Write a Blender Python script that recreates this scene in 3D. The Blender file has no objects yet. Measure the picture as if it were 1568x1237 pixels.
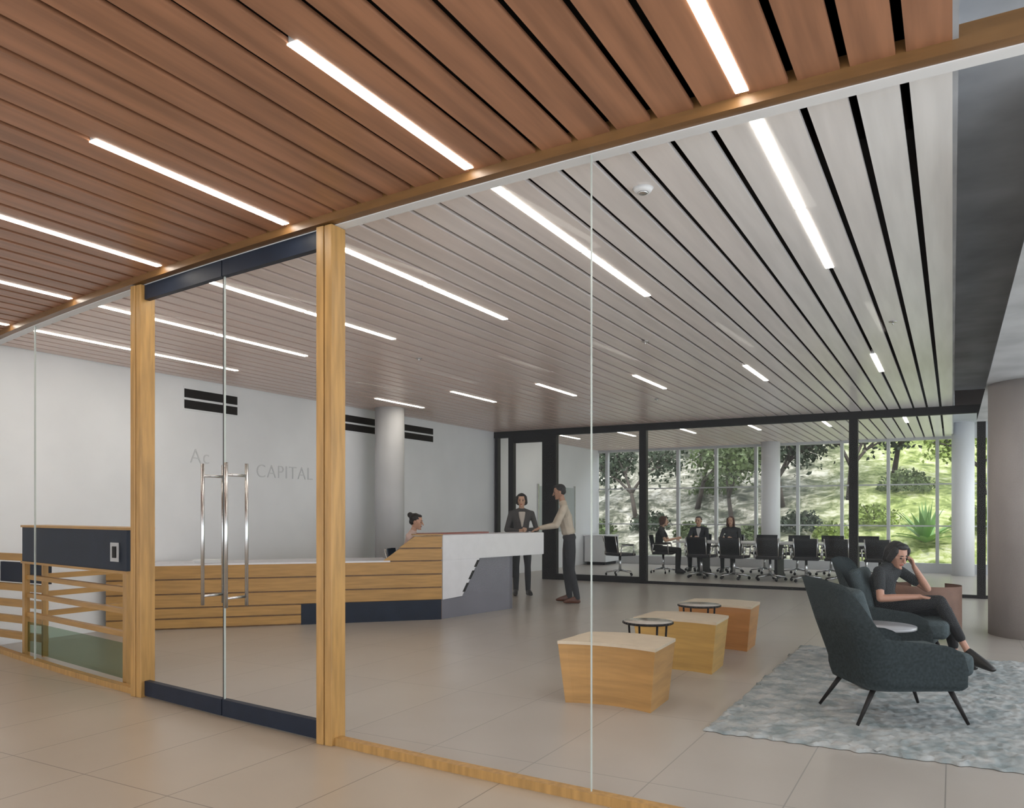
import bpy, bmesh, math, random
from mathutils import Vector, Matrix, Euler, noise
from mathutils.bvhtree import BVHTree
random.seed(7)
scene=bpy.context.scene
COL=scene.collection
H=3.08
def YW(x): return 3.38+0.0125*(0.5-x)**2

# ------------------------------------------------------------------ materials
MATS={}
def mat(name,col,rough=0.5,metal=0.0,var=0.0,scale=8.0,stretch=(1,1,1),emit=None,es=0.0,bump=0.0,col2=None,spec=None,detail=4):
    if name in MATS: return MATS[name]
    m=bpy.data.materials.new(name); m.use_nodes=True
    nt=m.node_tree; b=nt.nodes['Principled BSDF']
    b.inputs['Base Color'].default_value=(*col,1)
    b.inputs['Roughness'].default_value=rough
    b.inputs['Metallic'].default_value=metal
    if spec is not None: b.inputs['Specular IOR Level'].default_value=spec
    if emit:
        b.inputs['Emission Color'].default_value=(*emit,1); b.inputs['Emission Strength'].default_value=es
    if var>0 or bump>0 or col2:
        tc=nt.nodes.new('ShaderNodeTexCoord'); mp=nt.nodes.new('ShaderNodeMapping')
        mp.inputs['Scale'].default_value=stretch
        nz=nt.nodes.new('ShaderNodeTexNoise'); nz.inputs['Scale'].default_value=scale; nz.inputs['Detail'].default_value=detail
        nt.links.new(tc.outputs['Object'],mp.inputs['Vector']); nt.links.new(mp.outputs['Vector'],nz.inputs['Vector'])
        cr=nt.nodes.new('ShaderNodeValToRGB')
        c2=col2 if col2 else tuple(max(0,c*(1-var)) for c in col)
        c1=col if col2 else tuple(min(1,c*(1+var)) for c in col)
        cr.color_ramp.elements[0].position=.35; cr.color_ramp.elements[1].position=.65
        cr.color_ramp.elements[0].color=(*c2,1); cr.color_ramp.elements[1].color=(*c1,1)
        nt.links.new(nz.outputs['Fac'],cr.inputs['Fac']); nt.links.new(cr.outputs['Color'],b.inputs['Base Color'])
        if bump>0:
            bp=nt.nodes.new('ShaderNodeBump'); bp.inputs['Strength'].default_value=bump; bp.inputs['Distance'].default_value=.02
            nt.links.new(nz.outputs['Fac'],bp.inputs['Height']); nt.links.new(bp.outputs['Normal'],b.inputs['Normal'])
    MATS[name]=m; return m
def glassmat(name,tint,fac):
    m=bpy.data.materials.new(name); m.use_nodes=True; nt=m.node_tree; nt.nodes.clear()
    o=nt.nodes.new('ShaderNodeOutputMaterial'); mx=nt.nodes.new('ShaderNodeMixShader')
    t=nt.nodes.new('ShaderNodeBsdfTransparent'); g=nt.nodes.new('ShaderNodeBsdfGlossy')
    t.inputs['Color'].default_value=(*tint,1); g.inputs['Roughness'].default_value=.02
    mx.inputs['Fac'].default_value=fac
    nt.links.new(t.outputs[0],mx.inputs[1]); nt.links.new(g.outputs[0],mx.inputs[2]); nt.links.new(mx.outputs[0],o.inputs['Surface'])
    MATS[name]=m; return m
def floormat(name,c1,c2,mortar,ox=0,oy=0):
    m=bpy.data.materials.new(name); m.use_nodes=True; nt=m.node_tree; b=nt.nodes['Principled BSDF']
    tc=nt.nodes.new('ShaderNodeTexCoord'); mp=nt.nodes.new('ShaderNodeMapping'); mp.inputs['Location'].default_value=(ox,oy,0)
    br=nt.nodes.new('ShaderNodeTexBrick'); br.offset=0.0
    br.inputs['Scale'].default_value=1; br.inputs['Brick Width'].default_value=.65; br.inputs['Row Height'].default_value=1.3
    br.inputs['Mortar Size'].default_value=.0035; br.inputs['Mortar Smooth'].default_value=.2
    br.inputs['Color1'].default_value=(*c1,1); br.inputs['Color2'].default_value=(*c2,1); br.inputs['Mortar'].default_value=(*mortar,1)
    nz=nt.nodes.new('ShaderNodeTexNoise'); nz.inputs['Scale'].default_value=1.7; nz.inputs['Detail'].default_value=6
    mx=nt.nodes.new('ShaderNodeMixRGB'); mx.blend_type='MULTIPLY'; mx.inputs['Fac'].default_value=.35
    cr=nt.nodes.new('ShaderNodeValToRGB'); cr.color_ramp.elements[0].color=(.8,.78,.75,1); cr.color_ramp.elements[0].position=.3; cr.color_ramp.elements[1].position=.7
    L=nt.links.new
    L(tc.outputs['Object'],mp.inputs['Vector']); L(mp.outputs['Vector'],br.inputs['Vector']); L(tc.outputs['Object'],nz.inputs['Vector'])
    L(nz.outputs['Fac'],cr.inputs['Fac']); L(br.outputs['Color'],mx.inputs['Color1']); L(cr.outputs['Color'],mx.inputs['Color2']); L(mx.outputs['Color'],b.inputs['Base Color'])
    b.inputs['Roughness'].default_value=.30
    MATS[name]=m; return m

M_oak=mat('oak',(.43,.245,.08),.4,var=.16,scale=5,stretch=(6,6,.6))
M_oakh=mat('oak_h',(.41,.225,.065),.42,var=.12,scale=4,stretch=(.8,.8,10))
M_oakdark=mat('oak_dark',(.18,.09,.03),.4,var=.15,scale=5,stretch=(.5,4,4))
M_slatout=mat('slat_wood_outer',(.34,.165,.092),.38,var=.20,scale=3,stretch=(5,.35,5))
M_black=mat('plenum_black',(.010,.010,.011),.8)
M_frame=mat('dark_bronze_frame',(.014,.012,.012),.55,var=.1,spec=.25)
M_navy=mat('navy_metal',(.013,.020,.036),.5,var=.1,spec=.3)
M_white=mat('white_paint',(.73,.74,.75),.6,var=.04,scale=1.0,detail=9)
M_whitegl=mat('white_solid_surface',(.66,.65,.67),.22,var=.02)
M_lav=mat('grey_laminate',(.15,.145,.175),.3,var=.06,scale=2)
M_steel=mat('brushed_steel',(.6,.6,.6),.25,metal=1.0,var=.05)
M_conc=mat('concrete',(.42,.43,.44),.7,var=.16,scale=2.2,bump=.25,detail=9)
M_concd=mat('concrete_soffit',(.36,.38,.41),.7,var=.18,scale=1.8,bump=.2,detail=9)
M_light=mat('led_diffuser',(1,1,1),.5,emit=(1,.935,.83),es=23.0)
M_glass=glassmat('clear_glass',(.98,.985,.985),.006)
M_glassg=glassmat('green_glass',(.66,.74,.66),.05)
M_edge=mat('glass_edge',(.45,.49,.46),.3,var=.05)
M_floorin=floormat('floor_tile_in',(.41,.375,.34),(.43,.395,.355),(.25,.23,.21),.03,.1)
M_floorout=floormat('floor_tile_out',(.44,.37,.29),(.46,.39,.31),(.19,.15,.11),.03,.1)
M_teal=mat('teal_fabric',(.062,.079,.084),.9,var=.18,scale=60,bump=.1,spec=.2)
M_rug=mat('rug_wool',(.42,.42,.41),.95,scale=7,col2=(.21,.245,.25),bump=.9,detail=12)

# ------------------------------------------------------------------ mesh builder
class B:
    def __init__(s,name): s.name=name; s.bm=bmesh.new(); s.mats=[]
    def mi(s,m):
        if m not in s.mats: s.mats.append(m)
        return s.mats.index(m)
    def add(s,bm2,m,smooth=False):
        i=s.mi(m)
        for f in bm2.faces: f.material_index=i; f.smooth=smooth
        me=bpy.data.meshes.new('tmp'); bm2.to_mesh(me); bm2.free(); s.bm.from_mesh(me); bpy.data.meshes.remove(me)
    def box(s,x0,x1,y0,y1,z0,z1,m,bev=0,M=None,seg=2):
        b=bmesh.new(); bmesh.ops.create_cube(b,size=1)
        bmesh.ops.scale(b,vec=(abs(x1-x0),abs(y1-y0),abs(z1-z0)),verts=b.verts)
        bmesh.ops.translate(b,vec=((x0+x1)/2,(y0+y1)/2,(z0+z1)/2),verts=b.verts)
        if bev>0: bmesh.ops.bevel(b,geom=b.edges[:]+b.verts[:],offset=bev,segments=seg,affect='EDGES',profile=.5)
        if M is not None: bmesh.ops.transform(b,matrix=M,verts=b.verts)
        s.add(b,m,bev>0.008)
    def cyl(s,p0,p1,r0,r1,m,n=16,smooth=True):
        p0=Vector(p0);p1=Vector(p1); d=p1-p0
        b=bmesh.new(); bmesh.ops.create_cone(b,cap_ends=True,segments=n,radius1=r0,radius2=r1,depth=d.length)
        q=d.to_track_quat('Z','Y').to_matrix().to_4x4(); q.translation=(p0+p1)/2
        bmesh.ops.transform(b,matrix=q,verts=b.verts); s.add(b,m,smooth)
    def tube(s,pts,r,m,n=10):
        for a,c in zip(pts[:-1],pts[1:]): s.cyl(a,c,r,r,m,n)
        for p in pts[1:-1]: s.ball(p,(r,r,r),m,8)
    def ball(s,c,r,m,n=12,M=None):
        b=bmesh.new(); bmesh.ops.create_uvsphere(b,u_segments=n,v_segments=max(6,n//2),radius=1)
        bmesh.ops.scale(b,vec=r,verts=b.verts); 
        if M is not None: bmesh.ops.transform(b,matrix=M,verts=b.verts)
        bmesh.ops.translate(b,vec=c,verts=b.verts); s.add(b,m,True)
    def prism(s,poly,vec,m,smooth=False,bev=0):
        b=bmesh.new(); vs=[b.verts.new(p) for p in poly]; f=b.faces.new(vs)
        r=bmesh.ops.extrude_face_region(b,geom=[f]); nv=[g for g in r['geom'] if isinstance(g,bmesh.types.BMVert)]
        bmesh.ops.translate(b,vec=vec,verts=nv); bmesh.ops.recalc_face_normals(b,faces=b.faces)
        if bev>0: bmesh.ops.bevel(b,geom=b.edges[:],offset=bev,segments=2,affect='EDGES')
        s.add(b,m,smooth)
    def quad(s,a,b_,c,d,m):
        b=bmesh.new(); b.faces.new([b.verts.new(p) for p in (a,b_,c,d)]); s.add(b,m)
    def grid(s,rows,m,smooth=True,thick=0):
        b=bmesh.new(); V=[[b.verts.new(p) for p in r] for r in rows]
        for i in range(len(V)-1):
            for j in range(len(V[0])-1):
                b.faces.new((V[i][j],V[i][j+1],V[i+1][j+1],V[i+1][j]))
        if thick: bmesh.ops.solidify(b,geom=b.faces[:],thickness=thick)
        bmesh.ops.recalc_face_normals(b,faces=b.faces)
        s.add(b,m,smooth)
    def done(s,loc=(0,0,0),rz=0,parent=None):
        me=bpy.data.meshes.new(s.name); s.bm.to_mesh(me); s.bm.free()
        for m in s.mats: me.materials.append(m)
        o=bpy.data.objects.new(s.name,me); COL.objects.link(o); o.location=loc; o.rotation_euler=(0,0,rz)
        if parent: o.parent=parent
        return o
def dup(o,name,loc,rz):
    c=bpy.data.objects.new(name,o.data); COL.objects.link(c); c.location=loc; c.rotation_euler=(0,0,rz); return c

# ------------------------------------------------------------------ room shell
XL=-8.55; XR=3.0; YB=14.6; YE=20.3; ZS=3.32
N=36
xs=[XL-.1+ (XR-XL+.1)*i/N for i in range(N+1)]
b=B('floor')
b.grid([[(x,YW(x),0) for x in xs],[(x,YE,0) for x in xs]],M_floorin,False)
b.done()
b=B('floor_corridor')
b.grid([[(x,-4,0) for x in xs],[(x,YW(x),0) for x in xs]],M_floorout,False)
b.done()
b=B('wall_left'); b.box(XL-.15,XL,-4,YE,0,3.3,M_white); b.done()

def slatfield(name,inner):
    b=B(name)
    x1=0.0
    edges=[]
    g=-.17
    while x1>XL+.05:
        x0=max(g+.018,XL)
        edges.append((x0,x1)); x1=g-.018; g-=.195
    for x0,x1 in edges:
        xm=(x0+x1)/2
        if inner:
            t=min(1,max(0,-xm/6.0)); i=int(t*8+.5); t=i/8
            c=[a*(1-t)+q*t for a,q in zip((.80,.80,.80),(.70,.54,.47))]  # same wood throughout; daylight falloff along X is painted into the slat colour
            m=mat('slat_daylight_tone_%d'%i,tuple(c),.28,var=.06,scale=3,stretch=(5,.35,5),spec=.7)
            ya=[YW(x0)+.05,YW(x1)+.05]; yb=[YE,YE]
        else:
            m=M_slatout; ya=[-4,-4]; yb=[YW(x0)-.06,YW(x1)-.06]
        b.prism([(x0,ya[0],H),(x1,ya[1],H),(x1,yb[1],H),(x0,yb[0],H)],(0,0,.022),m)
    b.quad((XL,-4 if not inner else 3,3.26),(0,-4 if not inner else 3,3.26),(0,YE if inner else 4.4,3.26),(XL,YE if inner else 4.4,3.26),M_black)
    b.done()
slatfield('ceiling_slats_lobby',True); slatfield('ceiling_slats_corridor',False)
b=B('ceiling'); b.box(XL,XR,-4,YE,ZS,ZS+.15,M_concd); b.done()
b=B('ceiling_fascia'); b.box(0,.02,-4,YE,H,ZS,M_concd); b.done()
ln=B('linear_light')
ln.box(-.026,.026,0,1.215,-.003,.0,M_light); ln.box(-.0175,.0175,-.002,1.217,.002,.05,M_white)
L0=ln.done((-.755,YW(-.755)+.1,H))
lx=[-.755-1.365*k for k in range(6)]
for i,x in enumerate(lx):
    if i>0: dup(L0,'linear_light',(x,YW(x)+.1,H),0)
    dup(L0,'linear_light',(x,YW(x)+1.34,H),0)
    dup(L0,'linear_light',(x,9.4,H),0)
    dup(L0,'linear_light',(x,15.6,H),0)
    dup(L0,'linear_light',(x,YW(x)-1.32,H),0)
    dup(L0,'linear_light',(x,-1.5,H),0)

def sweep(b,y0,y1,z0,z1,m,xa,xb,n=30):
    X=[xa+(xb-xa)*i/n for i in range(n+1)]
    r=[[(x,YW(x)+y0,z0) for x in X],[(x,YW(x)+y1,z0) for x in X],[(x,YW(x)+y1,z1) for x in X],[(x,YW(x)+y0,z1) for x in X],[(x,YW(x)+y0,z0) for x in X]]
    b.grid(r,m,False)
b=B('trim_head_beam')
sweep(b,-.075,-.015,H-.045,H+.05,M_oakdark,XL,XR)
sweep(b,-.015,.06,H-.05,H+.05,M_white,XL,XR)
b.done()
b=B('trim_sill'); sweep(b,-.03,.03,0,.045,M_oak,XL,-5.25); sweep(b,-.03,.03,0,.045,M_oak,-3.2,XR); b.done()
def post(x):
    b=B('door_post'); y=YW(x)
    for dx in (-.032,.032): b.box(x+dx-.028,x+dx+.028,y-.06,y+.06,0,H-.052,M_oak,.004)
    b.box(x-.02,x+.02,y-.05,y+.05,0,H-.052,M_oakdark); b.done()
post(-5.25); post(-3.2)
def pane(b,xa,xb,z0,z1,m,n=6):
    X=[xa+(xb-xa)*i/n for i in range(n+1)]
    b.grid([[(x,YW(x),z0) for x in X],[(x,YW(x),z1) for x in X]],m,True)
b=B('window_1')
pane(b,-3.14,-1.485,.045,H-.05,M_glass); pane(b,-1.48,XR,.045,H-.05,M_glass)
b.box(-1.485,-1.480,YW(-1.48)-.005,YW(-1.48)+.005,.045,H-.05,M_edge); b.done()
b=B('window_2'); pane(b,XL,-7.205,.045,H-.05,M_glass); pane(b,-7.195,-5.31,.045,H-.05,M_glass)
b.box(-7.206,-7.194,YW(-7.2)-.006,YW(-7.2)+.006,.045,H-.05,M_edge); b.done()
def door(xa,xb,hx,s):
    b=B('door_1' if s<0 else 'door_2')
    ya,yb=YW(xa),YW(xb)
    def P(t,z,o=0): return (xa+(xb-xa)*t,ya+(yb-ya)*t+o,z)
    def rail(z0,z1,m,th): b.prism([P(0,z0,-th),P(1,z0,-th),P(1,z1,-th),P(0,z1,-th)],(0,2*th,0),m)
    rail(.012,.12,M_navy,.022); rail(H-.16,H-.055,M_navy,.022)
    b.quad(P(0,.12),P(1,.12),P(1,H-.16),P(0,H-.16),M_glass)
    e=1 if s<0 else 0
    b.prism([P(e-.004,.12,-.006),P(e+.004,.12,-.006),P(e+.004,H-.16,-.006),P(e-.004,H-.16,-.006)],(0,.012,0),M_frame if s<0 else M_edge)
    for t in hx:
        for o in (-.085,.085):
            b.cyl(P(t,.74,o),P(t,1.68,o),.012,.012,M_steel,12)
        for z in (.80,1.60): b.cyl(P(t,z,-.085),P(t,z,.085),.009,.009,M_steel,10)
    b.done()
door(-5.185,-4.23,(.87,),-1); door(-4.22,-3.265,(.13,),1)

b=B('balustrade_counter')
y=lambda x: YW(x)+.06
def seg(x0,x1,z0,z1,m,d0=0,d1=.06):
    b.prism([(x0,y(x0)+d0,z0),(x1,y(x1)+d0,z0),(x1,y(x1)+d0,z1),(x0,y(x0)+d0,z1)],(0,d1-d0,0),m)
XA=-7.68; XB_=-5.60
seg(XA,XB_,.90,1.22,M_navy,0,.22); seg(XA-.02,XB_+.02,1.22,1.24,M_oakh,-.01,.24); seg(XA-.02,XB_+.02,.88,.90,M_oakh,-.01,.24)
seg(XB_-.24,XB_-.10,.97,1.12,M_steel,-.012,0); seg(XB_-.2,XB_-.15,1.0,1.09,M_frame,-.018,-.012)
for x in (XA,XB_-.06): seg(x,x+.06,0,.88,M_oak,0,.05)
seg(XA+.16,XA+.2,0,.88,M_oak,.12,.17)
for z in (.73,.56,.38): seg(XA+.06,XB_-.06,z,z+.04,M_oakh,.02,.07)
seg(XA+.06,XB_-.06,.05,.33,M_glassg,.03,.035)
for z in (.72,.55,.36): b.box(XA,XA+.05,y(XA)+.22,y(XA)+1.0,z,z+.05,M_oakh)
b.box(XL+.03,XA,y(XA)+.25,y(XA)+.28,.66,.86,M_navy)
for z in (.88,.58,.42,.26,.1): b.box(XL+.03,XA,y(XA)+.20,y(XA)+.25,z,z+.07,M_oakh)
b.done()

for ya,yb in ((6.75,7.62),(9.78,10.6),(11.38,12.28)):
    b=B('slot_diffuser')
    b.box(XL,XL+.012,ya,yb,2.67,2.97,M_white)
    for z in (2.69,2.83): b.box(XL+.005,XL+.018,ya+.01,yb-.01,z,z+.11,M_frame)
    b.done()
tm=mat('sign_grey',(.58,.59,.60),.5)
def lettering(txt,yy,zz,size):
    cu=bpy.data.curves.new('wall_lettering','FONT'); cu.body=txt; cu.size=size; cu.extrude=.003; cu.offset=-.004; cu.space_character=1.1
    cu.materials.append(tm); o=bpy.data.objects.new('wall_lettering',cu); COL.objects.link(o)
    o.location=(XL+.005,yy,zz); o.rotation_euler=(math.radians(90),0,math.radians(90))
lettering('Ac',6.85,2.0,.27); lettering('CAPITAL',7.95,1.86,.27)

b=B('column'); b.cyl((-8.1,10.40,0),(-8.1,10.40,H),.24,.24,mat('column_grey',(.50,.50,.50),.6,var=.04,scale=2),40); b.done()
b=B('column'); b.cyl((.85,10.45,0),(.85,10.45,2.79),.5,.5,mat('column_plaster',(.36,.32,.30),.6,var=.12,scale=1.6,stretch=(1,1,.5),detail=9,bump=.1),64); b.done()
b=B('concrete_beam'); b.prism([(.33,4.2,2.79),(1.5,4.2,2.79),(1.5,4.2,ZS),(.55,4.2,ZS),(.42,4.2,3.0)],(0,10.2,0),M_conc)
b.done()
for i,(x,yy) in enumerate(((-3.85,19.8),(.2,19.8))):
    b=B('column'); b.cyl((x,yy,0),(x,yy,H if x<0 else ZS),.22,.22,M_white,32); b.done()

b=B('window_3')
b.box(XL,XR,YB-.05,YB+.05,H-.13,H-.0,M_frame)
for x,w in ((-8.48,.07),(-8.13,.12),(-7.23,.32),(-5.22,.14),(-1.47,.14),(.4,.12),(2.9,.1)): b.box(x-w/2,x+w/2,YB-.06,YB+.06,0,H-.1,M_frame)
b.box(-7.2,-5.2,YB-.04,YB+.04,0,.12,M_frame); b.box(-5.2,XR,YB-.03,YB+.03,0,.05,M_frame)
b.box(-8.13,-7.23,YB-.04,YB+.04,H-.25,H-.13,M_frame)
b.box(.03,XR,YB-.05,YB+.05,H,ZS,mat('bulkhead_brown',(.07,.05,.045),.6))
b.quad((-7.1,YB,.1),(XR,YB,.1),(XR,YB,H-.13),(-7.1,YB,H-.13),M_glass)
b.done()
b=B('whiteboard'); b.box(XL+.002,XL+.03,16.6,18.6,.9,2.0,mat('board_grey',(.42,.46,.46),.4)); b.box(XL+.002,XL+.04,16.55,16.6,.85,2.05,M_steel); b.box(XL+.002,XL+.04,18.6,18.65,.85,2.05,M_steel); b.done()
M_mull=mat('mullion_grey',(.50,.51,.52),.45,var=.03)
b=B('window_4')
b.box(XL,XR,YE-.06,YE+.06,H-.06,ZS,M_mull); b.box(XL,XR,YE-.06,YE+.06,0,.22,M_mull)
for x in (-8.3,-7.3,-6.3,-5.3,-4.3,-3.3,-2.3,-1.3,-.3,.7,1.7,2.7): b.box(x-.035,x+.035,YE-.07,YE+.07,.2,H,M_mull)
for z in (1.05,2.0): b.box(XL,XR,YE-.03,YE+.03,z,z+.03,M_mull)
b.quad((XL,YE,.2),(XR,YE,.2),(XR,YE,H),(XL,YE,H),M_glass)
b.done()
b=B('window_5')
for i in range(10):
    yy=4.2+i*1.8; b.box(XR-.04,XR+.04,yy-.04,yy+.04,0,ZS,M_mull)
b.box(XR-.04,XR+.04,3.4,YE,0,.1,M_mull); b.box(XR-.04,XR+.04,3.4,YE,ZS-.1,ZS,M_mull); b.done()
b=B('smoke_detector'); b.cyl((-1.44,4.02,H-.022),(-1.44,4.02,H),.04,.055,M_white,24); b.cyl((-1.44,4.02,H-.03),(-1.44,4.02,H-.022),.02,.03,M_steel,16); b.done()
for (x,yy) in ((-2.7,7.6),(-5.2,7.2),(-.47,7.9),(-3.9,11.5)):
    b=B('sprinkler_head'); b.cyl((x,yy,H-.006),(x,yy,H),.035,.035,M_steel,16); b.cyl((x,yy,H-.03),(x,yy,H-.006),.008,.008,M_steel,8); b.done()

# ------------------------------------------------------------------ reception desk
P0=Vector((-8.40,5.60,0)); P1=Vector((-5.69,8.38,0)); dv=(P1-P0); nb=Vector((-dv.y,dv.x,0)).normalized()
def D(t,z,back=0): p=P0+dv*t+nb*back; return (p.x,p.y,z)
b=B('reception_desk')
g=.009
def board(t0,t1,z0,z1,t0b=None):
    if t0b is None: t0b=t0
    q=[D(t0,z0+g),D(t1,z0+g),D(t1,z1-g),D(t0b,z1-g)]
    b.prism(q,nb*.03,M_oakh)
zz=[.25,.41,.58,.75]
for a,c in zip(zz[:-1],zz[1:]): board(0,1,a,c)
for a,c in ((0.01,.125),(.125,.25)): board(0,.552,a,c)
st=lambda z:.8076+(z-.75)/.32*.1034
board(st(.75),1,.75,.91,st(.91)); board(st(.91),1,.91,1.07,st(1.07))
b.prism([D(0,0,.02),D(1,0,.02),D(1,.74,.02),D(0,.74,.02)],nb*.03,M_oakdark)
b.prism([D(.552,0,.004),D(.998,0,.004),D(.998,.25,.004),D(.552,.25,.004)],nb*.03,M_navy)
b.prism([D(st(.75),.74,.025),D(.999,.74,.025),D(.999,1.06,.025),D(st(1.06),1.06,.025)],nb*.02,M_oakdark)
b.prism([D(0,.74,0),D(.83,.74,0),D(.83,.74,.75),D(.15,.74,.75),D(0,.74,.18)],Vector((0,0,.02)),M_whitegl)
b.prism([D(st(1.07),1.07,-.01),D(1.003,1.07,-.01),D(1.003,1.07,.3),D(st(1.07),1.07,.3)],Vector((0,0,.015)),M_oakh)
b.prism([D(.15,0,.7),D(.6,0,.7),D(.6,.74,.7),D(.15,.74,.7)],nb*.02,M_whitegl)
A=Vector((-5.685,8.39,0)); Bp=Vector((-5.28,10.45,0)); bv=Bp-A; ni=Vector((-bv.y,bv.x,0)).normalized()
def W(w,z,back=0): p=A+bv*w+ni*back; return (p.x,p.y,z)
b.prism([W(0,.75),W(1,.75),W(1,1.07),W(0,1.07)],ni*.55,M_whitegl,bev=.006)
b.prism([W(0,.25,0),W(.17,.27,0),W(.33,.75,0),W(0,.75,0)],ni*.05,M_whitegl)
for a,c in ((.05,.3),(.4,.65),(.75,.95)):
    w0=.165+.15*a; w1=.165+.15*c; z0=.30+.45*a; z1=.30+.45*c
    b.prism([W(w0-.0,z0,-.004),W(w0+.022,z0,-.004),W(w1+.022,z1,-.004),W(w1,z1,-.004)],ni*.006,M_frame)
ptsf=[W(0,0,.05)]+[W(.55,0,.06)]
for i in range(9):
    a=-math.pi/2+math.pi*i/8
    c=A+bv*.66+ni*.28
    u=bv.normalized()
    p=c+u*math.cos(a)*.20+ni*math.sin(a)*.22; ptsf.append((p.x,p.y,0))
ptsf.append(W(0,0,.5))
b.prism(ptsf,Vector((0,0,.755)),M_lav)
b.prism([W(0,0,.02),W(.30,0,.05),W(.30,.25,.05),W(0,.25,.02)],ni*.04,M_lav)
b.prism([W(.02,1.07,.38),W(.62,1.07,.38),W(.62,1.07,.54),W(.02,1.07,.54)],Vector((0,0,.02)),mat('cherry_edge',(.25,.07,.05),.4))
b.done()
b=B('papers'); 
for i in range(5): b.box(-.15+random.uniform(-.02,.02),.15,-.1,.11+random.uniform(-.02,.02),i*.008,i*.008+.006,M_white)
b.done(Vector(D(.28,.762,.2)),.6)

# ------------------------------------------------------------------ stools + tables
def stool(name,loc,wood):
    b=B(name)
    def arc(scale,z,off=0):
        pts=[]
        n=12
        w=.36*scale
        for i in range(n+1):
            x=-w+2*w*i/n; pts.append((x,-.27*scale+.07*(1-(x/w)**2)*1.0+off,z))
        for i in range(n+1):
            x=w*1.0-2*w*i/n; x2=x*.94; pts.append((x2,.24*scale+.09*(1-(x/w)**2)+off,z))
        return pts
    lo=arc(.88,0); hi=arc(1.0,.42)
    bm=bmesh.new(); V0=[bm.verts.new(p) for p in lo]; V1=[bm.verts.new(p) for p in hi]; n=len(lo)
    for i in range(n): bm.faces.new((V0[i],V0[(i+1)%n],V1[(i+1)%n],V1[i]))
    bm.faces.new(V0[::-1]); bm.faces.new(V1); b.add(bm,wood)
    top=arc(1.01,.42); b.prism(top,Vector((0,0,.022)),mat('stool_top_cream',(.56,.46,.34),.4,var=.05))
    return b.done(loc,0)
W1=mat('maple_1',(.43,.235,.08),.4,var=.14,scale=3,stretch=(.8,.8,8)); W2=mat('maple_2',(.50,.30,.09),.4,var=.12,scale=3,stretch=(.8,.8,8)); W3=mat('maple_3',(.43,.19,.06),.4,var=.12,scale=3,stretch=(.8,.8,8))
stool('curved_stool',(-2.10,5.36,0),W1); stool('curved_stool',(-2.08,6.84,0),W2); stool('curved_stool',(-2.07,8.10,0),W3)
def ctable(name,loc,r,h,topm):
    b=B(name)
    b.cyl((0,0,h-.012),(0,0,h),r,r,topm,40)
    for i in range(32):
        a=2*math.pi*i/32;c=2*math.pi*(i+1)/32
        b.cyl((r*math.cos(a),r*math.sin(a),h-.01),(r*math.cos(c),r*math.sin(c),h-.01),.010,.010,M_frame,6)
        b.cyl((r*.7*math.cos(a),r*.7*math.sin(a),.012),(r*.7*math.cos(c),r*.7*math.sin(c),.012),.010,.010,M_frame,6)
    for i in range(4):
        a=math.pi/4+math.pi/2*i; b.cyl((r*.7*math.cos(a),r*.7*math.sin(a),.01),(r*.85*math.cos(a),r*.85*math.sin(a),h-.01),.009,.009,M_frame,8)
    return b.done(loc)
M_tt=mat('table_top_stone',(.42,.38,.34),.15,var=.1)
ctable('side_table',(-2.13,6.06,0),.195,.49,M_tt); ctable('side_table',(-2.10,7.42,0),.195,.49,M_tt)

b=B('pedestal_table')
b.cyl((0,0,.44),(0,0,.46),.27,.27,mat('table_top_grey',(.33,.33,.34),.25,var=.06),48); b.cyl((0,0,.0),(0,0,.015),.16,.16,M_frame,32); b.cyl((0,0,.01),(0,0,.44),.025,.025,M_frame)
b.cyl((0,0,.40),(0,0,.44),.03,.1,M_frame); b.done((-.50,6.66,.036))

b=B('rug')
nx,ny=230,260; X0,X1,Y0,Y1=-1.34,1.7,4.86,8.40
rows=[]
for j in range(ny+1):
    r=[]
    for i in range(nx+1):
        x=X0+(X1-X0)*i/nx; yy=Y0+(Y1-Y0)*j/ny
        e=min(i,nx-i,j,ny-j)
        z=.003 if e==0 else .020+.012*noise.noise((x*14,yy*14,0))+.010*noise.noise((x*38,yy*38,4))
        if e<=2: x+=.035*noise.noise((x*16,yy*16,3)); yy+=.04*noise.noise((x*16,yy*16,7))
        r.append((x,yy,z))
    rows.append(r)
b.grid(rows,M_rug,True); b.done()

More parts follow.
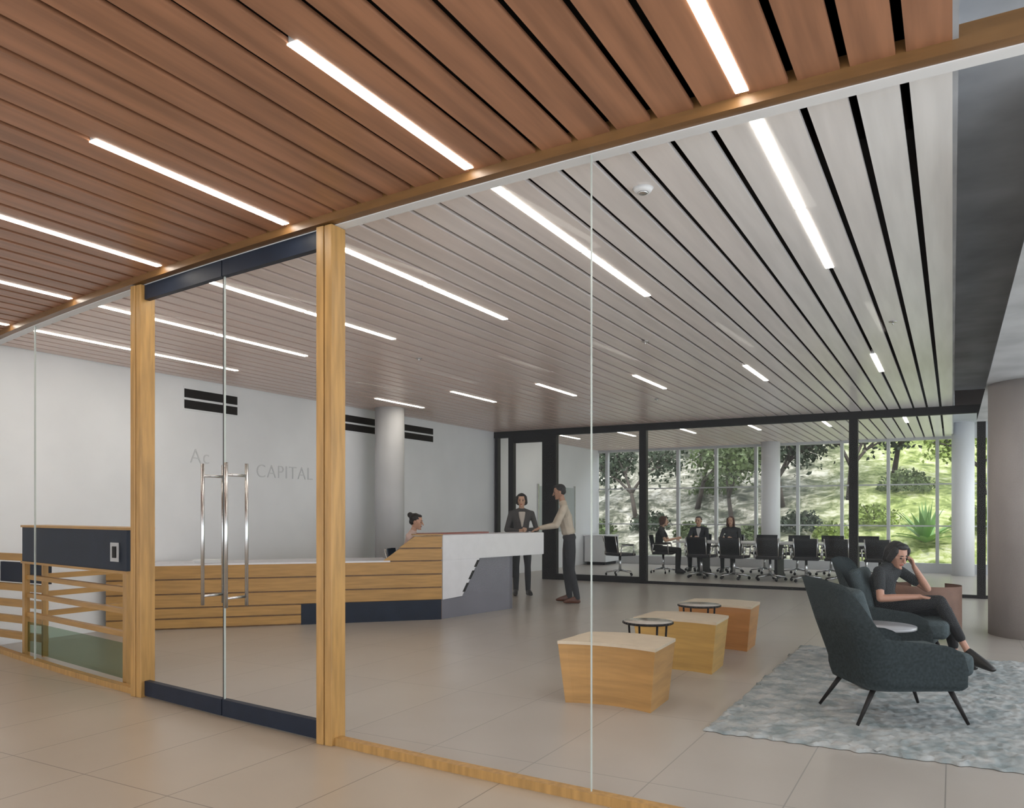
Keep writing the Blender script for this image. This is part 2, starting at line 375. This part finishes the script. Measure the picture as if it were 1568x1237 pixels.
# ------------------------------------------------------------------ armchairs
def armchair(name,loc,face_deg,fab,hb=.95):
    b=B(name)
    hw=.35; yb_=-.30; rc=.15
    ys=[.32,.30,.27,.22,.16,.10,.04,-.02,-.07,-.11,-.14]
    plan=[(hw,yy) for yy in ys]
    nc=18
    for i in range(nc+1):
        a=math.pi/2*i/nc; plan.append((hw-rc+rc*math.cos(a),yb_+rc-rc*math.sin(a)))
    for i in range(1,10):
        plan.append(((hw-rc)*(1-2*i/10),yb_))
    for i in range(nc+1):
        a=math.pi/2*i/nc; plan.append((-(hw-rc)-rc*math.sin(a),yb_+rc-rc*math.cos(a)))
    plan+=[(-hw,yy) for yy in reversed(ys)]
    def ztop(x,y):
        t=(y+.275)/(.15); t=max(0,min(1,t)); t=t*t*(3-2*t)
        dome=.03*(abs(x)/hw)**2
        arm=.545-.045*max(0,y+.1)/.4
        f=max(0,(y-.22)/.10); arm-=.05*f*f
        return (hb-dome)*(1-t)+arm*t
    rows=[]
    K=16
    for k in range(K+1):
        r=[]
        for (x,y) in plan:
            zt=ztop(x,y); z=.22+(zt-.22)*k/K
            lean=max(0,z-.35)*.34
            w=1+ .10*min(1,max(0,(z-.3)/.3)) 
            if z>.6: w-= (z-.6)*.18
            tp=0.93 if k==0 else (.97 if k==1 else 1)
            r.append((x*w*tp,y*tp-lean,z))
        rows.append(r)
    b.grid(rows,fab,True,thick=.045)
    b.prism([(x*.90,y*.90,.215) for (x,y) in plan],Vector((0,0,.07)),fab)
    b.box(-.285,.285,-.22,.42,.29,.44,fab,.05,seg=4)
    Mx=Matrix.Translation((0,-.235,.43))@Matrix.Rotation(math.radians(18),4,'X')
    b.box(-.225,.225,-.01,.10,0,.41,fab,.045,M=Mx,seg=4)
    for sx in (-1,1):
        b.cyl((sx*.24,.26,.23),(sx*.29,.36,0),.018,.010,M_frame,12)
        b.cyl((sx*.22,-.20,.23),(sx*.28,-.34,0),.018,.010,M_frame,12)
    return b.done(loc,math.radians(face_deg-90))
armchair('lounge_armchair',(-.37,5.77,.03),31,M_teal,.90)
armchair('lounge_armchair',(-.42,7.62,.03),-6,M_teal,.93)
M_tan=mat('tan_leather',(.33,.20,.15),.6,var=.1)
b=B('tub_chair')
rows=[]
for k in range(9):
    r=[]
    for i in range(33):
        a=math.radians(-60+300*i/32)+math.radians(30)
        r.append((.33*math.cos(a),.33*math.sin(a)*1.0,.10+k*.06)); 
    rows.append(r)
b.grid(rows,M_tan,True,thick=.06); b.box(-.25,.25,-.25,.25,.12,.4,M_tan,.06,seg=3)
for a in range(4): b.cyl((.22*math.cos(a*1.57+.78),.22*math.sin(a*1.57+.78),0),(.22*math.cos(a*1.57+.78),.22*math.sin(a*1.57+.78),.13),.015,.02,M_frame)
b.done((-.24,9.68,0),math.radians(150))

# ------------------------------------------------------------------ conference furniture
def officechair(name,fab):
    b=B(name)
    b.box(-.25,.25,-.22,.25,.43,.49,fab,.025,seg=3)
    rows=[]
    for k in range(7):
        z=.50+.06*k
        rows.append([( -.23+.46*i/10, -.27-.05*(k/6)+.06*((i-5)/5)**2, z) for i in range(11)])
    b.grid(rows,fab,True,thick=.03)
    for sx in (-1,1):
        b.tube([(sx*.27,-.2,.45),(sx*.29,-.18,.66),(sx*.29,.14,.66),(sx*.27,.16,.45)],.013,M_steel,8)
        b.box(sx*.29-.025,sx*.29+.025,-.17,.13,.665,.69,M_frame,.008)
        b.tube([(sx*.2,-.2,.44),(sx*.22,-.31,.86)],.012,M_steel,8)
    b.cyl((0,0,.1),(0,0,.43),.03,.025,M_steel)
    for i in range(5):
        a=2*math.pi*i/5+.3; p=(.3*math.cos(a),.3*math.sin(a),.075)
        b.cyl((0,0,.12),p,.025,.014,M_steel,10); b.ball((p[0],p[1],.032),(.032,.02,.032),M_frame,10)
    return b
M_cf=mat('black_mesh',(.02,.02,.022),.7,var=.1)
oc=officechair('conference_chair',M_cf).done((-6.33,16.2,0),math.radians(-30))
for x in (-4.61,-3.93,-3.21,-2.52,-1.9,-1.2): dup(oc,'conference_chair',(x,16.45,0),random.uniform(-.15,.15))
dup(oc,'conference_chair',(-5.72,17.3,0),math.radians(-80))
for x in (-5.2,-4.45,-3.7,-3.0,-2.3,-1.6): dup(oc,'conference_chair',(x,18.35,0),math.radians(180))
b=B('conference_table'); b.box(-5.35,-1.1,16.8,17.9,.71,.745,mat('table_white',(.62,.62,.62),.2,var=.03),.008)
for x in (-4.8,-3.2,-1.7): b.box(x-.03,x+.03,16.98,17.72,.05,.71,M_frame); b.box(x-.05,x+.05,16.92,17.78,0,.05,M_frame)
b.done()
b=B('credenza'); b.box(-8.5,-7.9,19.2,20.1,.08,.75,M_white,.005); b.box(-8.52,-7.88,19.18,20.12,.75,.78,M_whitegl); b.box(-8.45,-7.95,19.25,20.05,0,.08,M_frame); b.done()
officechair('desk_chair',mat('blue_fabric',(.05,.09,.15),.8)).done((-6.62,8.96,0),math.radians(-65))

# ------------------------------------------------------------------ people
SP=[]
_b=bmesh.new(); bmesh.ops.create_icosphere(_b,subdivisions=2,radius=1); SP=[v.co.copy() for v in _b.verts]; _b.free()
I3=Matrix.Identity(3)
def E(c,r,Bm=I3):
    c=Vector(c)
    if not hasattr(r,'__len__'): r=(r,r,r)
    return [c+Bm@Vector((p.x*r[0],p.y*r[1],p.z*r[2])) for p in SP]
def remesh(name,prims,mats,voxel,smooth,parent):
    bm=bmesh.new(); groups={}
    for lab,ptsl in prims:
        t=bmesh.new(); 
        for p in ptsl: t.verts.new(p)
        r=bmesh.ops.convex_hull(t,input=t.verts[:])
        dead=list({g for g in r['geom_interior'] if isinstance(g,bmesh.types.BMVert)}|{g for g in r['geom_unused'] if isinstance(g,bmesh.types.BMVert)})
        if dead: bmesh.ops.delete(t,geom=dead,context='VERTS')
        bmesh.ops.recalc_face_normals(t,faces=t.faces)
        me=bpy.data.meshes.new('t'); t.to_mesh(me); t.free(); bm.from_mesh(me)
        groups.setdefault(lab,bmesh.new()).from_mesh(me); bpy.data.meshes.remove(me)
    me=bpy.data.meshes.new(name+'_raw'); bm.to_mesh(me); bm.free()
    o=bpy.data.objects.new(name+'_raw',me); COL.objects.link(o)
    m=o.modifiers.new('r','REMESH'); m.mode='VOXEL'; m.voxel_size=voxel; m.adaptivity=0
    s=o.modifiers.new('s','SMOOTH'); s.factor=.5; s.iterations=smooth
    dg=bpy.context.evaluated_depsgraph_get(); ev=o.evaluated_get(dg)
    me2=bpy.data.meshes.new_from_object(ev,depsgraph=dg); me2.name=name
    bpy.data.objects.remove(o); bpy.data.meshes.remove(me)
    labs=list(groups); trees=[BVHTree.FromBMesh(groups[l]) for l in labs]
    me2.materials.clear()
    for l in labs: me2.materials.append(mats[l])
    for p in me2.polygons:
        c=p.center; best=9; bi=0
        for i,t in enumerate(trees):
            r=t.find_nearest(c,.05)
            if r[0] is not None and r[3]<best: best=r[3]; bi=i
        p.material_index=bi; p.use_smooth=True
    for g in groups.values(): g.free()
    ob=bpy.data.objects.new(name,me2); COL.objects.link(ob); ob.parent=parent; return ob
def hand(w,f,n,curl,thumb_side,S=1.0):
    w=Vector(w); f=Vector(f).normalized(); n=Vector(n); n=(n-f*n.dot(f)).normalized(); t=f.cross(n)*thumb_side
    P=[]
    P.append(('skin',E(w-t*.014,.014*S)+E(w+t*.014,.014*S)+E(w+f*.08*S+t*.030*S,.0115*S)+E(w+f*.076*S-t*.030*S,.011*S)))
    for i,(o,L) in enumerate(zip((.031,.0105,-.0105,-.030),(.066,.076,.070,.054))):
        p=w+f*(.080-.003*i)*S+t*o*S; d=f.copy(); ang=0
        for k,(fr,r) in enumerate(((.45,.0088),(.32,.008),(.25,.0072))):
            ang+=curl[k]; d=(f*math.cos(ang)+n*math.sin(ang)+t*(o*1.2)).normalized()
            q=p+d*L*fr*S; P.append(('skin',E(p,r*S)+E(q,(r-.0007)*S))); p=q
    p=w+f*.022*S+t*.022*S; q=p+(f*.7+t*.75+n*.25).normalized()*.042*S; r_=q+(f*.95+t*.25+n*.3).normalized()*.03*S
    P.append(('skin',E(p,.014*S)+E(q,.0105*S))); P.append(('skin',E(q,.0105*S)+E(r_,.0088*S)))
    return P
def headprims(c,R,hair):
    def T(p,r): return E(Vector(c)+R@Vector(p),r,R)
    P=[('skin',T((0,-.008,.028),(.073,.090,.085))),
       ('skin',T((0,.028,.0),(.062,.056,.060))+T((0,.048,-.082),(.026,.026,.020))+T((0,-.01,-.05),(.056,.05,.035))),
       ('skin',T((0,.086,.010),(.008,.008,.008))+T((0,.103,-.026),(.013,.011,.009))),
       ('lips',T((0,.080,-.054),(.022,.011,.0075))),
       ('skin',T((0,.074,-.088),(.016,.012,.012)))]
    for s in (-1,1):
        P+= [('eye',T((s*.029,.078,.006),(.012,.0075,.006))),('hair',T((s*.042,.077,.026),(.005,.005,.004))+T((s*.018,.085,.028),(.005,.005,.004))),
             ('skin',T((s*.076,-.004,-.008),(.009,.018,.028)))]
    P.append(('hair',T((0,-.022,.046),(.082,.088,.080))))
    P.append(('hair',T((0,-.045,.0),(.074,.060,.055))))
    if hair=='short': P.append(('hair',T((0,.035,.095),(.050,.035,.022))))
    if hair=='bun': P.append(('hair',T((0,-.10,.085),(.042,.042,.042)))); P.append(('hair',T((0,.03,.088),(.055,.04,.025))))
    if hair=='long':
        P.append(('hair',T((0,-.045,.02),(.088,.065,.06))+T((0,-.060,-.13),(.085,.045,.05))))
        for s in (-1,1): P.append(('hair',T((s*.068,.025,.05),(.022,.035,.035))+T((s*.082,.0,-.09),(.018,.035,.04))))
    if hair=='bob':
        P.append(('hair',T((0,-.035,.03),(.094,.080,.075))+T((0,-.045,-.055),(.090,.060,.035))))
        for s in (-1,1): P.append(('hair',T((s*.066,.028,.055),(.026,.035,.035))+T((s*.082,.01,-.03),(.018,.03,.03))))
        P.append(('hair',T((0,.03,.095),(.062,.045,.028))))
    return P
def person(name,loc,rz,J,hair,cols,k=1.0,short=False,voxel=.007,headrot=(0,0,0),hands=None,bare_ankle=False,extra=None):
    par=bpy.data.objects.new(name,None); COL.objects.link(par); par.location=loc; par.rotation_euler=(0,0,rz)
    V={a:Vector(p) for a,p in J.items()}
    x=(V['shR']-V['shL']).normalized(); z=(V['neck']-V['pel']); z=(z-x*z.dot(x)).normalized(); y=z.cross(x)
    Bm=Matrix((x,y,z)).transposed()
    P=[]
    pel,ch,nk=V['pel'],V['chest'],V['neck']; wa=pel.lerp(ch,.45)
    hipx=(V['hipR']-V['hipL']).normalized()
    Bp_=Matrix((hipx,Vector((-hipx.y,hipx.x,0)),Vector((0,0,1)))).transposed()
    P.append(('bottom',E(pel,(.155*k,.105*k,.09),Bp_)+E(V['hipR'],.08*k)+E(V['hipL'],.08*k)))
    P.append(('top',E(pel+z*.07,(.15*k,.105*k,.05),Bm)+E(wa,(.130*k,.098*k,.06),Bm)))
    P.append(('top',E(wa,(.130*k,.098*k,.06),Bm)+E(ch,(.152*k,.112*k,.09),Bm)))
    P.append(('top',E(ch,(.150*k,.108*k,.09),Bm)+E(V['shR']-x*.02,.05*k)+E(V['shL']+x*.02,.05*k)))
    P.append(('top',E(V['shR'],.046*k)+E(V['shL'],.046*k)+E(nk-z*.02,.062*k)))
    P.append(('collar',E(nk,(.064*k,.064*k,.022),Bm)))
    R=Euler([math.radians(a) for a in headrot],'XYZ').to_matrix()
    hb=V['head']+R@Vector((0,-.012,-.07))
    P.append(('skin',E(nk-z*.01,.050*k)+E(hb,.048*k)))
    for s in ('R','L'):
        a,e,w=V['sh'+s],V['el'+s],V['wr'+s]
        if short:
            m=a.lerp(e,.6); P.append(('top',E(a,.055*k)+E(m,.050*k))); P.append(('skin',E(a,.040*k)+E(e,.036*k))); P.append(('skin',E(e,.036*k)+E(e.lerp(w,.3),.037*k)+E(w,.023*k)))
        else:
            P.append(('top',E(a,.054*k)+E(e,.044*k))); P.append(('top',E(e,.044*k)+E(e.lerp(w,.3),.043*k)+E(w.lerp(e,.06),.031*k))); P.append(('skin',E(w.lerp(e,.2),.022*k)+E(w,.021*k)))
        hp,kn,an,to=V['hip'+s],V['kn'+s],V['an'+s],V['to'+s]
        P.append(('bottom',E(hp,.088*k)+E(hp.lerp(kn,.35),.086*k)+E(kn,.058*k)))
        if bare_ankle:
            c=kn.lerp(an,.72); P.append(('bottom',E(kn,.058*k)+E(kn.lerp(an,.3),.058*k)+E(c,.045*k))); P.append(('skin',E(kn,.03)+E(an,.030*k)))
        else: P.append(('bottom',E(kn,.058*k)+E(kn.lerp(an,.3),.060*k)+E(an,.048*k)))
        fd=(to-an); 
        heel=an+(Vector((fd.x,fd.y,0)).normalized()*-.02)
        dn=Vector((0,0,-1)); 
        heel=heel+dn*max(0,min(.055,heel.z-.034))
        P.append(('shoe',E(an+Vector((fd.x,fd.y,0)).normalized()*.01,.034)+E(heel,.034)+E(to-fd.normalized()*.05,(.042,.042,.030))+E(to,(.033,.033,.022))))
    hd=hands or {}
    for s in ('R','L'):
        f,n,c=hd.get(s,((V['wr'+s]-V['el'+s]),(0,1,0),(.25,.35,.25)))
        P+=hand(V['wr'+s],f,n,c,1 if s=='R' else -1,1.0 if k>.95 else .92)
    if extra: P+=extra(V,Bm)
    skin=mat('skin_'+name,cols['skin'],.5,var=.04)
    ms={'skin':skin,'top':mat('top_'+name,cols['top'],.85,var=.10,scale=14,bump=.25),'collar':mat('collar_'+name,cols.get('collar',cols['top']),.8,var=.05),
        'bottom':mat('bottom_'+name,cols['bottom'],.85,var=.12,scale=14,bump=.25),'shoe':mat('shoe_'+name,cols.get('shoe',(.015,.013,.012)),.4,var=.1),
        'hair':mat('hair_'+name,cols['hair'],.6,var=.35,scale=40,bump=.4),'lips':mat('lips_'+name,tuple(a*b_ for a,b_ in zip(cols['skin'],(.75,.45,.45))),.5),'eye':mat('eye_dark',(.03,.02,.018),.2),
        'shirt':mat('shirt_'+name,cols.get('shirt',(.6,.6,.6)),.8,var=.03)}
    remesh('body',P,ms,voxel,4,par)
    remesh('head',headprims(V['head'],R,hair),ms,.004,2,par)
    return par
dk=(.012,.010,.009)
def shirtx(V,Bm):
    c=V['chest']; return [('shirt',E(c+Vector((-.04,.075,.14)),(.018,.02,.02))+E(c+Vector((.04,.075,.14)),(.018,.02,.02))+E(c+Vector((0,.10,-.07)),(.010,.014,.02)))]
J=dict(pel=(0,-.08,.56),chest=(0,-.05,.88),neck=(0,-.02,1.07),head=(0,.03,1.20),
 shR=(.16,-.03,1.01),shL=(-.16,-.03,1.01),elR=(.21,.10,.77),elL=(-.21,.10,.77),wrR=(.13,.34,.81),wrL=(-.13,.34,.81),
 hipR=(.09,-.06,.54),hipL=(-.09,-.06,.54),knR=(.11,.36,.53),knL=(-.11,.36,.53),anR=(.11,.34,.10),anL=(-.11,.34,.10),toR=(.12,.48,.03),toL=(-.12,.48,.03))
person('receptionist',(-6.55,8.96,.03),math.radians(-70),J,'bun',dict(skin=(.48,.27,.18),top=(.62,.46,.40),bottom=(.05,.05,.06),hair=dk),k=.88,voxel=.008,headrot=(-8,0,0))
J=dict(pel=(0,0,.93),chest=(0,.0,1.22),neck=(0,-.01,1.42),head=(0,.02,1.56),
 shR=(.17,0,1.35),shL=(-.17,0,1.35),elR=(.25,.02,1.08),elL=(-.25,.02,1.08),wrR=(.06,.22,1.07),wrL=(-.05,.22,1.09),
 hipR=(.09,0,.88),hipL=(-.09,0,.88),knR=(.09,.02,.48),knL=(-.10,.03,.48),anR=(.09,-.01,.09),anL=(-.11,0,.09),toR=(.12,.15,.03),toL=(-.14,.15,.03))
person('standing_woman',(-6.20,11.45,0),math.radians(-145),J,'bob',dict(skin=(.50,.30,.20),top=(.055,.050,.048),bottom=(.02,.02,.022),hair=dk,shirt=(.45,.40,.35)),k=.92,voxel=.007,headrot=(-5,0,-10),extra=shirtx)
J=dict(pel=(0,-.02,.99),chest=(0,.05,1.30),neck=(0,.08,1.52),head=(0,.13,1.67),
 shR=(.20,.06,1.44),shL=(-.20,.06,1.44),elR=(.24,.20,1.17),elL=(-.26,.18,1.17),wrR=(.16,.43,1.13),wrL=(-.14,.42,1.13),
 hipR=(.10,-.02,.94),hipL=(-.10,-.02,.94),knR=(.11,.02,.51),knL=(-.11,-.04,.51),anR=(.12,-.03,.09),anL=(-.12,-.13,.09),toR=(.15,.15,.03),toL=(-.15,.05,.03))
person('standing_man',(-5.08,10.86,0),math.radians(118),J,'short',dict(skin=(.36,.20,.13),top=(.46,.40,.32),bottom=(.022,.022,.026),shoe=(.10,.035,.02),hair=dk,collar=(.5,.45,.4)),k=1.0,voxel=.007,headrot=(-12,0,0),
  hands={'R':((-.1,.9,-.35),(0,0,-1),(.15,.2,.1)),'L':((.1,.9,-.35),(0,0,-1),(.15,.2,.1))})
J=dict(pel=(0,-.10,.54),chest=(0,-.10,.74),neck=(0,-.04,.885),head=(.0,.02,.955),
 shR=(.165,-.06,.82),shL=(-.165,-.04,.82),elR=(.27,.0,.60),elL=(-.28,.16,.66),wrR=(.10,.25,.625),wrL=(-.105,.12,.86),
 hipR=(.09,-.06,.52),hipL=(-.09,-.06,.52),knR=(.03,.38,.59),knL=(-.10,.38,.50),anR=(-.02,.58,.19),anL=(-.10,.46,.11),toR=(-.0,.76,.08),toL=(-.08,.60,.06))
person('seated_woman',(-.44,7.62,.03),math.radians(-96-14),J,'bob',dict(skin=(.42,.22,.15),top=(.022,.024,.026),bottom=(.013,.013,.015),hair=(.010,.009,.009)),k=.90,short=True,voxel=.005,headrot=(-20,0,-22),bare_ankle=True,
  hands={'R':((-.6,.7,-.15),(0,0,-1),(.3,.4,.3)),'L':((.35,-.15,.9),(.5,-.6,0),(.35,.5,.3))})
J=dict(pel=(0,-.08,.56),chest=(0,-.04,.86),neck=(0,.0,1.04),head=(0,.05,1.17),
 shR=(.17,-.01,.98),shL=(-.17,-.01,.98),elR=(.23,.12,.74),elL=(-.23,.12,.74),wrR=(.10,.33,.79),wrL=(-.08,.33,.79),
 hipR=(.09,-.06,.54),hipL=(-.09,-.06,.54),knR=(.11,.38,.53),knL=(-.11,.38,.53),anR=(.11,.36,.10),anL=(-.11,.36,.10),toR=(.12,.50,.03),toL=(-.12,.50,.03))
person('meeting_man',(-5.2,18.36,0),math.radians(180),J,'short',dict(skin=(.45,.27,.18),top=(.02,.022,.028),bottom=(.02,.02,.02),hair=(.05,.04,.035),shirt=(.5,.5,.5)),k=.98,voxel=.010,extra=shirtx)
person('meeting_woman',(-4.45,18.36,0),math.radians(180),J,'long',dict(skin=(.5,.3,.2),top=(.012,.012,.014),bottom=(.02,.02,.02),hair=(.06,.02,.01)),k=.88,voxel=.010)
person('meeting_woman',(-5.75,17.28,0),math.radians(-80),J,'bob',dict(skin=(.32,.18,.12),top=(.02,.02,.022),bottom=(.03,.03,.03),hair=dk),k=.9,short=True,voxel=.010)

# ------------------------------------------------------------------ exterior
def hz(x,y):
    t=max(0,y-21.2)
    return -.15+ (t*.42 if t<8 else 3.36+(t-8)*.75)+.35*noise.noise((x*.3,y*.3,0))*min(1,t/2)+.12*noise.noise((x*1.3,y*1.3,2))*min(1,t)
mh=bpy.data.materials.new('hillside'); mh.use_nodes=True; nt=mh.node_tree; bs=nt.nodes['Principled BSDF']; bs.inputs['Roughness'].default_value=.9
def hramp(cols):
    cr=nt.nodes.new('ShaderNodeValToRGB'); e=cr.color_ramp.elements; e[0].position=.38; e[0].color=(*cols[0],1); e[1].position=.60; e[1].color=(*cols[3],1)
    q=e.new(.46); q.color=(*cols[1],1); q=e.new(.53); q.color=(*cols[2],1); return cr
tc=nt.nodes.new('ShaderNodeTexCoord'); n1=nt.nodes.new('ShaderNodeTexNoise'); n1.inputs['Scale'].default_value=1.7; n1.inputs['Detail'].default_value=12; n1.inputs['Roughness'].default_value=.82; n1.inputs['Distortion'].default_value=.3
ca=hramp([(.02,.024,.014),(.08,.085,.055),(.26,.25,.20),(.50,.48,.42)]); cb=hramp([(.05,.07,.015),(.16,.21,.05),(.34,.38,.14),(.50,.50,.36)])
mxr=nt.nodes.new('ShaderNodeMapRange'); mxr.inputs[1].default_value=-4.5; mxr.inputs[2].default_value=-1.5
sx=nt.nodes.new('ShaderNodeSeparateXYZ'); mx=nt.nodes.new('ShaderNodeMixRGB')
L=nt.links.new
L(tc.outputs['Object'],n1.inputs['Vector']); L(n1.outputs['Fac'],ca.inputs['Fac']); L(n1.outputs['Fac'],cb.inputs['Fac']); L(tc.outputs['Object'],sx.inputs[0]); L(sx.outputs['X'],mxr.inputs[0])
L(mxr.outputs[0],mx.inputs['Fac']); L(ca.outputs['Color'],mx.inputs['Color1']); L(cb.outputs['Color'],mx.inputs['Color2']); L(mx.outputs['Color'],bs.inputs['Base Color'])
b=B('hillside'); b.grid([[(-24+i*.5,20.6+j*.5,hz(-24+i*.5,20.6+j*.5)) for i in range(81)] for j in range(50)],mh,True); b.done()
M_bark=mat('bark',(.05,.04,.032),.9,var=.3,scale=10)
def leafm(n,c): return mat(n,c,.7,var=.4,scale=3)
LM=[leafm('leaf_dark',(.022,.034,.014)),leafm('leaf_olive',(.065,.09,.03)),leafm('leaf_light',(.18,.24,.05))]
def tree(name,x,y,h,lm,seed,dens=1.0):
    random.seed(seed); b=B(name); z0=hz(x,y)-.1
    tips=[]
    def br(p,d,L,r,lv):
        q=p+d*L; b.cyl(p,q,r,r*.68,M_bark,7)
        if lv==0: tips.append(q); return
        if lv<3: tips.append(q)
        for i in range(3 if lv>1 else 2):
            nd=(d+Vector((random.uniform(-.9,.9),random.uniform(-.8,.8),random.uniform(-.3,.35)))).normalized()
            br(q,nd,L*random.uniform(.62,.85),r*.62,lv-1)
    br(Vector((0,0,0)),Vector((random.uniform(-.25,.25),0,1)).normalized(),h*.3,h*.028,4)
    bm=bmesh.new()
    for t in tips:
        for i in range(int(26*dens)):
            c=t+Vector([random.gauss(0,.25) for _ in range(3)]); s=random.uniform(.04,.09)
            R=Euler((random.uniform(0,6),random.uniform(0,6),0)).to_matrix()
            bm.faces.new([bm.verts.new(c+R@Vector(v)*s) for v in ((-1,-.4,0),(0,-.7,0),(1,0,0),(0,.7,0))])
    b.add(bm,lm); b.done((x,y,z0))
def shrub(x,y,r,lm,seed):
    random.seed(seed); b=B('shrub'); bm=bmesh.new()
    for i in range(5):
        a=random.uniform(0,6.28); b.cyl((0,0,0),(r*.5*math.cos(a),r*.5*math.sin(a),r*.8),.02,.008,M_bark,6)
    for i in range(int(1300*r)):
        v=Vector([random.gauss(0,1) for _ in range(3)]).normalized()*r*random.uniform(.5,1.0)*(1+.35*noise.noise((i*.01,seed,0)))
        c=Vector((v.x,v.y,abs(v.z)*.85)); s=random.uniform(.03,.07)
        R=Euler((random.uniform(0,6),random.uniform(0,6),0)).to_matrix()
        bm.faces.new([bm.verts.new(c+R@Vector(q)*s) for q in ((-1,-.4,0),(0,-.7,0),(1,0,0),(0,.7,0))])
    b.add(bm,lm); b.done((x,y,hz(x,y)-.05))
tree('tree',-9.0,24.5,3.2,LM[0],1,.8); tree('tree',-7.3,25.5,3.4,LM[0],2,.5); tree('tree',-5.9,24.5,3.0,LM[1],3,.7); tree('tree',-4.6,25.5,3.3,LM[0],4,1)
tree('tree',-2.7,25.5,3.4,LM[0],5,.9); tree('tree',-1.6,27,3.4,LM[2],6,.8); tree('tree',.8,26,3,LM[2],8,.8); tree('tree',-11.5,27,4,LM[0],9,.8)
tree('tree',-10.0,30,4,LM[1],11,.8); tree('tree',-6.2,30,4,LM[1],12,.8); tree('tree',-.4,31,4,LM[2],13,.8); tree('tree',-3.6,30,4.4,LM[0],14,.9); tree('tree',-8.2,29,4.4,LM[0],15,.9)
for i,(x,yy,r,l) in enumerate(((-9.8,23.3,.6,1),(-8.2,23.6,.7,0),(-6.8,23.2,.55,1),(-5.0,23.2,.6,1),(-3.8,23.8,.7,0),(-2.9,23.2,.5,2),(-1.9,24.2,.7,2),(.6,23.8,.7,2),(-1.2,26,.8,1),(-7.0,26.5,.8,1))): shrub(x,yy,r,LM[l],20+i)
random.seed(3); b=B('agave'); 
M_ag=mat('agave_leaf',(.15,.28,.08),.5,var=.2,scale=2)
for i in range(30):
    a=i*2.4; el=math.radians(25+ (i%5)*14); L_=random.uniform(.9,1.2); rows=[]
    for j in range(8):
        t=j/7; rr=L_*t; w=.085*math.sin(math.pi*min(1,t*.85+.15))*(1-t**3)+.002; zz_=rr*math.sin(el)-.25*t*t*math.cos(el); xx=rr*math.cos(el)
        dirv=Vector((math.cos(a),math.sin(a),0)); sd=Vector((-math.sin(a),math.cos(a),0))
        c=dirv*xx+Vector((0,0,zz_+.05)); rows.append([c-sd*w+Vector((0,0,.02)),c,c+sd*w+Vector((0,0,.02))])
    b.grid(rows,M_ag,True)
b.done((-.6,22.9,hz(-.6,22.9)+.05))

# ------------------------------------------------------------------ lights / world / camera
w=bpy.data.worlds.new('World'); scene.world=w; w.use_nodes=True
bg=w.node_tree.nodes['Background']; bg.inputs['Color'].default_value=(.90,.95,1.0,1); bg.inputs['Strength'].default_value=2.8
sl=bpy.data.lights.new('sun','SUN'); sl.energy=2.4; sl.angle=math.radians(4); sl.color=(1,.95,.86)
so=bpy.data.objects.new('sun',sl); COL.objects.link(so)
so.rotation_euler=Vector((-.55,.5,-1.0)).to_track_quat('-Z','Y').to_euler()
cam=bpy.data.cameras.new('camera'); co=bpy.data.objects.new('camera',cam); COL.objects.link(co)
co.location=(0,0,1.35); co.rotation_euler=(math.radians(90),0,math.radians(29.12)); cam.lens=27.8; cam.sensor_width=36; cam.shift_y=.1068
cam.clip_end=200
scene.camera=co
scene.view_settings.view_transform='Standard'
